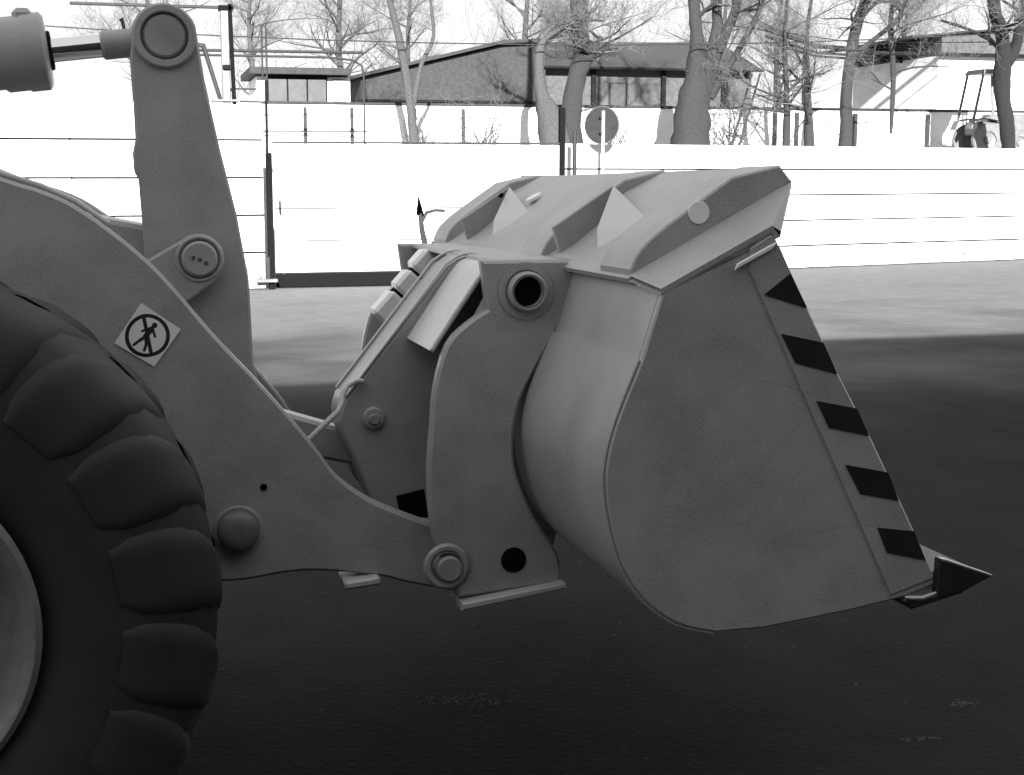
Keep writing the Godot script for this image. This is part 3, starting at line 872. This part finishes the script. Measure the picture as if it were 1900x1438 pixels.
func frame() -> void:
	var b := Mb.new()
	b.cyl(Vector3(0, .746, -.62), Vector3(0, .746, .62), .13, 24)
	b.cyl(Vector3(0, .746, -.24), Vector3(0, .746, .24), .24, 28, .06)
	put(b, "front_axle", M.paint2, loader)
	b = Mb.new()
	for z in [-.30, .25]:
		b.extrude(P([-1.5, .55, .12, .55, .2, .72, .1, 1.05, -.35, 1.3, -.62, 1.95, -.95, 2.0, -1.15, 1.6, -1.5, 1.2]), z, z + .05, .006)
	b.box(Vector3(-.8, .62, 0), Vector3(1.4, .06, .5), .005)
	b.box(Vector3(-.1, .95, 0), Vector3(.06, .5, .5), .005)
	put(b, "front_frame", M.paint2, loader)

func arms() -> void:
	var lower := curve(P([1.334, .60, 1.21, .632, 1.116, .660, .944, .682, .775, .668, .66, .70, .56, .83, .44, 1.05, .28, 1.26, 0, 1.42, -.45, 1.52, -.9, 1.58]), 4)
	var upper := curve(P([-.95, 1.86, -.45, 1.83, .0, 1.745, .295, 1.635, .374, 1.609, .448, 1.574, .545, 1.501, .637, 1.413, .755, 1.265, .864, 1.140, .983, .990, 1.035, .915, 1.105, .857, 1.178, .818, 1.253, .785]), 4)
	var tip := arc(V(1.297, .687), .085, 62, -66, 8)
	var back := arc(V(-.93, 1.72), .14, 262, 98, 8)
	var outline: Array = tip + lower + back + upper
	for sd in [1.0, -1.0]:
		var b := Mb.new()
		var z0: float = .42 if sd > 0 else -.48
		b.extrude(outline, z0, z0 + .06, .007, 20)
		var a := put(b, "lift_arm", M.paint, loader)
		var zo: float = .48 if sd > 0 else -.48
		# boss at the front pin
		b = Mb.new()
		b.ring(Vector3(1.285, .697, zo + .095 * sd), Vector3(1.285, .697, zo + .108 * sd), .036, .058, 36, .007)
		put(b, "pin_boss", M.paint, a)
		b = Mb.new()
		b.cyl(Vector3(1.30, .687, zo - .12 * sd), Vector3(1.29, .692, zo + .118 * sd), .032, 32, .005)
		put(b, "pin", M.paint2, a)
		# protruding stub on the lower web
		b = Mb.new()
		b.lathe(Vector3(.795, .795, zo), Vector3(0, 0, sd), [V(.050, 0), V(.050, .020), V(.047, .030), V(.041, .036), V(.030, .040), V(.016, .042), V(0, .0425)], 40, 60)
		put(b, "pivot_stub", M.grease, a)
		b = Mb.new()
		b.ring(Vector3(.795, .795, zo), Vector3(.795, .795, zo + .004 * sd), .050, .060, 32, .002)
		put(b, "stub_collar", M.paint, a)
		b = Mb.new()
		b.cyl(Vector3(.858, .897, zo + .0005 * sd), Vector3(.858, .897, zo + .003 * sd), .0085, 16, .001)
		put(b, "bolt_hole", M.hole, a)
		if sd > 0:
			# pad under the arm's front
			b = Mb.new()
			b.box(Vector3(1.09, .648, .45), Vector3(.09, .022, .12), .006, Basis(Vector3(0, 0, 1), .09))
			put(b, "stop_pad", M.bright, a)
			# print on the flank
			b = Mb.new()
			var c := [Vector3(.589, 1.348, zo + .003), Vector3(.677, 1.284, zo + .003), Vector3(.613, 1.198, zo + .003), Vector3(.525, 1.256, zo + .003)]
			var t := [V(0, 0), V(1, 0), V(1, 1), V(0, 1)]
			for k in [[0, 1, 2], [0, 2, 3]]:
				for q in k: b.vert(c[q], Vector3(0, 0, 1), t[q])
			var st := put(b, "warning_sticker", M.sticker, a)
			st.set_meta("label", "pale square sticker with a ringed, crossed-out walking figure")
			# lip along the upper edge at the rear
			b = Mb.new()
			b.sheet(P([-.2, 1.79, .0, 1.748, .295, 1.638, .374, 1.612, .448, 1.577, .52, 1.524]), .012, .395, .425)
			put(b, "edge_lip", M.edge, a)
	var b := Mb.new()
	b.cyl(Vector3(.55, 1.21, -.42), Vector3(.55, 1.21, .42), .11, 28)
	put(b, "cross_tube", M.paint, loader)
	b = Mb.new()
	b.box(Vector3(.40, 1.50, -.16), Vector3(.52, .11, .40), .012, Basis(Vector3(0, 0, 1), -.2))
	put(b, "cross_member", M.paint, loader)

func lever() -> void:
	var top := V(.671, 1.996)
	var o: Array = []
	o += arc(top, .083, 20, 190, 14)
	o += P([.583, 1.935, .588, 1.815, .589, 1.735, .581, 1.70, .583, 1.655, .593, 1.635, .597, 1.542, .60, 1.47, .60, 1.30, .70, 1.06])
	o += P([.80, .98, .885, .97, .90, 1.04, .872, 1.15, .868, 1.30, .866, 1.371, .840, 1.541, .803, 1.707, .768, 1.885])
	for z in [.02, -.10]:
		var b := Mb.new()
		b.extrude(o, z, z + .05, .006, 25)
		put(b, "bellcrank", M.paint, loader)
	var near := loader.get_node("bellcrank")
	var b := Mb.new()
	b.ring(Vector3(top.x, top.y, .07), Vector3(top.x, top.y, .085), .058, .080, 40, .004)
	put(b, "pin_collar", M.paint, near)
	b = Mb.new()
	b.cyl(Vector3(top.x, top.y, -.1), Vector3(top.x, top.y, .082), .055, 36, .006)
	b.cyl(Vector3(top.x, top.y, .082), Vector3(top.x, top.y, .083), .004, 8, .0005)
	put(b, "pin", M.paint2, near)
	# pivot cap and its bolts
	var c := V(.738, 1.431)
	b = Mb.new()
	b.cyl(Vector3(c.x, c.y, .05), Vector3(c.x, c.y, .135), .046, 32, .006)
	var cap := put(b, "pivot_cap", M.paint, near)
	b = Mb.new()
	b.ring(Vector3(c.x, c.y, .07), Vector3(c.x, c.y, .125), .049, .062, 36, .005)
	put(b, "pivot_ring", M.paint, near)
	for k in [[-.016, .004], [.0, -.001], [.016, -.01]]:
		b = Mb.new()
		b.cyl(Vector3(c.x + k[0], c.y + k[1], .134), Vector3(c.x + k[0], c.y + k[1], .138), .0052, 10, .001)
		put(b, "cap_bolt", M.steel, near)
	b = Mb.new()
	b.cyl(Vector3(.86, 1.02, -.12), Vector3(.86, 1.02, .09), .04, 24)
	put(b, "lower_pin", M.steel, near)
	# strap that carries the pivot
	for zz in [.075, -.16]:
		b = Mb.new()
		var s: Array = arc(c, .064, -35, 112, 10) + P([.60, 1.425, .47, 1.28, .52, 1.13, .62, 1.22, .705, 1.32, .775, 1.37])
		b.extrude(s, zz, zz + .045, .006, 25)
		put(b, "pivot_bracket", M.paint, loader)

func tilt_cylinder() -> void:
	var eye := Vector3(.671, 1.996, -.015)
	var d := Vector3(.345, .042, 0).normalized()
	var at := func(s: float) -> Vector3: return eye - d * s
	var b := Mb.new()
	var prof := [V(0, .285), V(.045, .285), V(.055, .292), V(.088, .292), V(.098, .30), V(.098, .345), V(.094, .350), V(.094, .40), V(.086, .41), V(.086, 1.4), V(0, 1.42)]
	b.lathe(eye, -d, prof, 40)
	var cy := put(b, "tilt_cylinder", M.paint, loader)
	b = Mb.new()
	b.ring(at.call(.292), at.call(.281), .037, .05, 28, .003)
	put(b, "wiper_seal", M.darksteel, cy)
	b = Mb.new()
	b.cyl(at.call(.30), at.call(.10), .030, 28, .002)
	put(b, "rod", M.chrome, cy)
	b = Mb.new()
	b.cyl(at.call(.165), at.call(.06), .037, 28, .012)
	b.cyl(eye + Vector3(0, 0, -.032), eye + Vector3(0, 0, .032), .078, 36, .006)
	put(b, "rod_eye", M.paint, cy)
	b = Mb.new()
	var n0: Vector3 = at.call(.10) + Vector3(0, .036, 0)
	b.rod([n0, n0 + Vector3(-.004, .022, 0), n0 + Vector3(-.007, .026, 0)], [.005, .005, .008], 8)
	put(b, "grease_nipple", M.steel, cy)
	b = Mb.new()
	b.box(at.call(.35) + Vector3(0, .085, 0), Vector3(.05, .05, .07), .012)
	put(b, "port_block", M.paint, cy)

func bucket() -> void:
	var W := 1.2
	var bend := curve(P([1.561, 1.262, 1.511, 1.141, 1.489, 1.055, 1.489, .985, 1.505, .90, 1.532, .825, 1.580, .758, 1.648, .708, 1.730, .684]), 4)
	var rear: Array = P([1.606, 1.404, 1.5625, 1.266]) + bend + P([1.84, .684, 1.939, .695, 2.052, .708, 2.165, .726])
	var b := Mb.new()
	b.sheet(rear, .018, -W + .02, W - .02)
	var bk := put(b, "bucket", M.paint, loader)
	b = Mb.new()
	b.sheet(bend, -.007, -W + .004, W - .004)
	put(b, "wear_plate", M.paint, bk)
	# side plates
	var side: Array = rear.duplicate()
	side += P([2.247, .751, 2.222, .807, 2.151, .943, 2.075, 1.087, 1.997, 1.222, 1.922, 1.364, 1.856, 1.490, 1.839, 1.524])
	for sd in [1.0, -1.0]:
		b = Mb.new()
		b.extrude(side, (W - .02) if sd > 0 else -W, W if sd > 0 else (-W + .02), .004, 25)
		put(b, "side_plate", M.paint, bk)
		# front edge strip, slightly proud
		b = Mb.new()
		var st := P([1.856, 1.487, 1.918, 1.364, 1.993, 1.222, 2.071, 1.087, 2.147, .943, 2.218, .807, 2.236, .765, 2.135, .735, 1.79, 1.44, 1.79, 1.485, 1.836, 1.512])
		b.extrude(st, W if sd > 0 else -W - .004, W + .004 if sd > 0 else -W, .002, 25)
		put(b, "edge_strip", M.paint, bk)
		# hazard marks painted on the strip
		var zz: float = W + .0042 if sd > 0 else -W - .0062
		for m in [[1.822, 1.391, 1.880, 1.434, 1.919, 1.362], [1.862, 1.310, 1.958, 1.289, 1.992, 1.222, 1.896, 1.248], [1.946, 1.167, 2.040, 1.147, 2.070, 1.087, 1.976, 1.109], [2.016, 1.028, 2.118, 1.006, 2.145, .943, 2.053, .963], [2.096, .887, 2.184, .874, 2.215, .807, 2.121, .830]]:
			b = Mb.new()
			b.extrude(P(m), zz, zz + .002, .0004)
			var hm := put(b, "hazard_mark", M.black, bk)
			hm.set_meta("label", "black painted slanted stripe on the side edge")
		# small raised bar at the top of the side
		b = Mb.new()
		b.extrude(P([1.755, 1.442, 1.838, 1.484, 1.848, 1.498, 1.836, 1.494, 1.76, 1.455]), W + .004 if sd > 0 else -W - .010, W + .010 if sd > 0 else -W - .004, .002)
		put(b, "wear_bar", M.near_white, bk)
		# cutting edge corner
		b = Mb.new()
		b.extrude(P([2.236, .725, 2.240, .812, 2.262, .806, 2.373, .765, 2.30, .733]), W - .004 if sd > 0 else -W - .020, W + .020 if sd > 0 else -W + .004, .003)
		var ct := put(b, "corner_tooth", M.black, bk)
		b = Mb.new()
		b.extrude(P([2.245, .8125, 2.263, .8075, 2.372, .7665, 2.262, .8035, 2.245, .8095]), W - .002 if sd > 0 else -W - .018, W + .018 if sd > 0 else -W + .002, .0005)
		put(b, "skylit_edge", M.bright, bk)  # bright strip paints the skylit top edge of the tooth
		b = Mb.new()
		b.extrude(P([2.157, .722, 2.178, .703, 2.304, .731, 2.30, .740, 2.20, .725, 2.165, .731]), W - .08 if sd > 0 else -W - .018, W + .018 if sd > 0 else -W + .08, .003)
		put(b, "wear_shoe", M.black, bk)
		b = Mb.new()
		b.rod([Vector3(2.163, .729, (W + .012) * sd), Vector3(2.205, .7265, (W + .014) * sd), Vector3(2.262, .741, (W + .014) * sd)], [.004, .0045, .003], 6)
		put(b, "skylit_rim", M.bright, bk)  # bright rod paints a lit line along the shoe's upper edge
		# inclined strip between side and guard
		b = Mb.new()
		var a0 := Vector3(1.600, 1.407, W * sd); var a1 := Vector3(1.839, 1.531, W * sd)
		var c0 := Vector3(1.585, 1.426, 1.05 * sd); var c1 := Vector3(1.952, 1.622, 1.05 * sd)
		var a2 := Vector3(1.858, 1.520, W * sd)
		var up := Vector3(-.2, 1, .3 * sd)
		b.fquad(a0, a1, c1, c0, up)
		b.flat(a1, a2, c1, up)
		b.fquad(a0 - Vector3(0, .012, 0), a2 - Vector3(0, .012, 0), c1 - Vector3(0, .012, 0), c0 - Vector3(0, .012, 0), -up)
		b.fquad(a2, c1, c1 - Vector3(0, .012, 0), a2 - Vector3(0, .012, 0), Vector3(1, 0, 0))
		b.fquad(a0, a1, a2 - Vector3(0, .012, 0), a0 - Vector3(0, .012, 0), Vector3(0, 0, sd))
		put(b, "corner_strip", M.paint, bk)
	# the lip across the front
	b = Mb.new()
	b.extrude(P([2.16, .722, 2.166, .738, 2.25, .762, 2.352, .771, 2.362, .765, 2.25, .742]), -W + .05, W - .05, .003)
	put(b, "cutting_edge", M.steel, bk)
	# spill guard; rear lip added to shade the bucket's upper back
	b = Mb.new()
	b.sheet(P([1.606, 1.404, 1.588, 1.410, 1.584, 1.419, 1.594, 1.430, 1.66, 1.472, 1.75, 1.542, 1.815, 1.598, 1.923, 1.6515, 1.955, 1.622]), -.012, -1.046, 1.046, 20)
	put(b, "spill_guard", M.paint, bk)
	var ribp: Array = curve(P([1.588, 1.438, 1.606, 1.474, 1.647, 1.514, 1.73, 1.573, 1.814, 1.630]), 3) + P([1.924, 1.655, 1.952, 1.622, 1.919, 1.598, 1.737, 1.500, 1.590, 1.420])
	for z in [1.05, .35, -1.05]:
		b = Mb.new()
		b.extrude(ribp, z - .21 if z > -1.0 else z, z if z > -1.0 else z + .21, .004, 25)
		var r := put(b, "guard_rib", M.paint, bk)
		for sgn in ([1.0] if z > 1.0 else []):
			b = Mb.new()
			var zf: float = (z if z > -1.0 else z + .21) if sgn > 0 else (z - .21 if z > -1.0 else z)
			b.cyl(Vector3(1.739, 1.556, zf), Vector3(1.739, 1.556, zf + .003 * sgn), .024, 28, .001)
			put(b, "lit_hole", M.near_white, bk)  # near-white disc paints the light seen through a hole in the rib
		r.set_meta("label", "raised box rib running up the spill guard")
	# folded gusset plates over the ears: one leaf leans towards the near side, the other faces back
	for dz in [0.0, -1.06]:
		var p1 := Vector3(1.760, 1.615, .42 + dz); var p2 := Vector3(1.672, 1.510, .56 + dz); var p3 := Vector3(1.648, 1.458, .64 + dz)
		var q := Vector3(1.744, 1.512, .80 + dz)
		b = Mb.new()
		b.extrude(P([1.600, 1.512, 1.760, 1.616, 1.735, 1.515, 1.655, 1.440, 1.62, 1.440]), .405 + dz, .425 + dz, .003)
		put(b, "gusset", M.paint2, bk)
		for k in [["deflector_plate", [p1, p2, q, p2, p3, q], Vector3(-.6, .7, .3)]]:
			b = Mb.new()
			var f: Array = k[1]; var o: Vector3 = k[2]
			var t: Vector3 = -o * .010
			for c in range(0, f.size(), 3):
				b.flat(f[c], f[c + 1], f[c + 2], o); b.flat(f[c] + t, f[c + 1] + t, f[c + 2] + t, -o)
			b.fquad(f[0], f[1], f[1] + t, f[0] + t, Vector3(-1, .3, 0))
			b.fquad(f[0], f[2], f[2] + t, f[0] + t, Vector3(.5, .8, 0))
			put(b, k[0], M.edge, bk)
	b = Mb.new()
	b.cyl(Vector3(1.722, 1.584, -.590), Vector3(1.716, 1.590, -.588), .009, 12, .001)
	put(b, "bolt_hole", M.hole, bk)
	b = Mb.new()
	var gn := Vector3(-.48, .877, 0)
	b.cyl(Vector3(1.785, 1.575, -.42), Vector3(1.785, 1.575, -.42) + gn * .012, .026, 24, .002)
	put(b, "lit_hole", M.near_white, bk)  # another near-white disc standing for a lit hole
	# level flag on the far corner
	b = Mb.new()
	b.rod([Vector3(1.548, 1.42, -1.0), Vector3(1.538, 1.47, -1.0), Vector3(1.533, 1.525, -1.0)], [.011, .010, .008], 8)
	b.rod([Vector3(1.537, 1.495, -1.0), Vector3(1.555, 1.528, -1.0), Vector3(1.585, 1.536, -1.0), Vector3(1.62, 1.534, -1.0)], [.007, .007, .006, .006], 8)
	var lf := put(b, "level_indicator", M.bright, bk)
	b = Mb.new()
	b.extrude(P([1.519, 1.52, 1.547, 1.515, 1.527, 1.588]), -1.006, -.994, .002)
	put(b, "flag", M.darksteel, bk)

func coupler() -> void:
	var rear := curve(P([1.316, .613, 1.30, .665, 1.262, .74, 1.248, .82, 1.244, .93, 1.252, 1.031, 1.262, 1.135, 1.293, 1.238, 1.345, 1.29, 1.393, 1.320]), 3)
	var front := curve(P([1.625, 1.40, 1.60, 1.33, 1.57, 1.27, 1.508, 1.166, 1.470, 1.085, 1.456, 1.00, 1.464, .913, 1.510, .80, 1.57, .706, 1.578, .632]), 3)
	var o: Array = rear + P([1.378, 1.437, 1.635, 1.437]) + front
	for sd in [1.0, -1.0]:
		var b := Mb.new()
		b.extrude(o, .535 if sd > 0 else -.60, .575 if sd > 0 else -.56, .007, 22)
		var e := put(b, "hitch_plate", M.paint, loader)
		var z: float = .575 if sd > 0 else -.56
		b = Mb.new()
		b.ring(Vector3(1.488, 1.363, z), Vector3(1.488, 1.363, z + .003), .050, .070, 40, .0025)
		put(b, "boss_plate", M.paint, e)
		b = Mb.new()
		b.ring(Vector3(1.488, 1.363, z), Vector3(1.488, 1.363, z + .028), .036, .048, 36, .006)
		put(b, "bore_ring", M.paint, e)
		b = Mb.new()
		b.cyl(Vector3(1.488, 1.363, z - .02), Vector3(1.488, 1.363, z + .006), .0362, 28, .001)
		put(b, "bore", M.hole, e)
		b = Mb.new()
		b.cyl(Vector3(1.455, .70, z), Vector3(1.455, .70, z + .003), .032, 24, .001)
		put(b, "lower_bore", M.hole, e)
		b = Mb.new()
		b.extrude(P([1.318, .607, 1.58, .640, 1.585, .624, 1.318, .588]), z - .05, z + .03, .004)
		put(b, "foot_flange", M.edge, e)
		# web that carries the plate on the bucket's back
		b = Mb.new()
		b.extrude(P([1.45, 1.42, 1.60, 1.40, 1.56, 1.26, 1.51, 1.14, 1.49, 1.0, 1.50, .9, 1.60, .74, 1.58, .66, 1.50, .72, 1.42, .9, 1.40, 1.1]), z - .12 * (1 if sd > 0 else -1) - .01, z - .12 * (1 if sd > 0 else -1) + .01, .003)
		put(b, "spacer", M.paint2, e)
	# bridge across the top of the ears
	var b := Mb.new()
	b.box(Vector3(1.515, 1.430, -.01), Vector3(.19, .016, 1.10), .004)
	var fr := put(b, "coupler_frame", M.paint, loader)
	# box members either side of the middle
	var face := curve(P([1.085, .975, 1.080, 1.02, 1.092, 1.062]), 3) + P([1.370, 1.405]) + arc(V(1.432, 1.36), .072, 130, 40, 8) + P([1.50, 1.38, 1.40, 1.20, 1.35, 1.10, 1.335, .9, 1.335, .735, 1.216, .742, 1.159, .791, 1.122, .89])
	for sd in [1.0, -1.0]:
		b = Mb.new()
		if sd > 0: b.extrude(face, .03, .22, .007, 22)
		else: b.extrude(P([1.13, .90, 1.25, .93, 1.335, .9, 1.335, .735, 1.216, .742, 1.159, .791, 1.122, .89]), -.22, -.07, .007, 22)
		var mb := put(b, "frame_box", M.paint, fr)
		# raised rims along the sloping top
		var zz := [.212, .03] if sd > 0 else [-.078, -.22]
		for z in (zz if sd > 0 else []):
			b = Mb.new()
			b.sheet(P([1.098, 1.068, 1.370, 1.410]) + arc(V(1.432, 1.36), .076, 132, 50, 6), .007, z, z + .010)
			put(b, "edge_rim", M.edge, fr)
		# curved web between box and ear
		b = Mb.new()
		var web := curve(P([1.455, 1.430, 1.43, 1.430, 1.392, 1.412, 1.335, 1.335, 1.285, 1.262, 1.258, 1.222]), 4)
		if sd > 0:
			b.sheet(web, .012, .225, .533, 40)
			put(b, "web_plate", M.bright, fr)
		b = Mb.new()
		b.cyl(Vector3(1.167, 1.013, .22), Vector3(1.167, 1.013, .236), .030, 24, .006)
		if sd > 0:
			put(b, "bolt_washer", M.paint, fr)
			b = Mb.new()
			b.cyl(Vector3(1.167, 1.013, .236), Vector3(1.167, 1.013, .252), .016, 6, .003)
			put(b, "bolt", M.paint2, fr)
			b = Mb.new()
			b.extrude(P([1.225, .80, 1.30, .815, 1.312, .735, 1.235, .745]), .2205, .2225, .0005)
			put(b, "slot", M.hole, fr)
	# stepped locking cylinder seen between far box and ear
	b = Mb.new()
	var p0 := Vector3(1.44, 1.41, -.33); var d := Vector3(-.143, -.155, 0).normalized()
	var turn := Basis(Vector3(0, 0, 1), atan2(d.y, d.x))
	for k in [[.035, .07, .075], [.115, .07, .068], [.205, .09, .060]]:
		b = Mb.new()
		b.box(p0 + d * k[0], Vector3(k[1], k[2], .10), .010, turn)
		put(b, "lock_block", M.near_white, fr)  # near-white colour paints in the highlight on the upper faces
	b = Mb.new()
	b.cyl(p0 + d * .06, p0 + d * .24, .026, 16)
	put(b, "lock_rod", M.darksteel, fr)
	# bent rod added as the plate's bright edge at the box's foot
	b = Mb.new()
	b.rod([Vector3(.965, .955, .30), Vector3(1.02, 1.005, .30), Vector3(1.067, 1.045, .29), Vector3(1.078, 1.065, .28), Vector3(1.082, 1.086, .27), Vector3(1.095, 1.105, .26), Vector3(1.118, 1.114, .245), Vector3(1.14, 1.112, .23)], [.007, .008, .008, .008, .008, .008, .008, .007], 8)
	put(b, "plate_edge", M.plate_edge, fr)
	# lower cross tube between the arms and the tilt link to the bucket
	b = Mb.new()
	b.cyl(Vector3(1.30, .687, -.42), Vector3(1.30, .687, .42), .05, 24)
	put(b, "lower_pin_tube", M.paint2, loader)
	b = Mb.new()
	b.extrude(P([.86, 1.04, .98, 1.0, 1.28, .90, 1.28, .82, .95, .90, .86, .96]), -.045, .045, .01)
	put(b, "tilt_link", M.paint, loader)
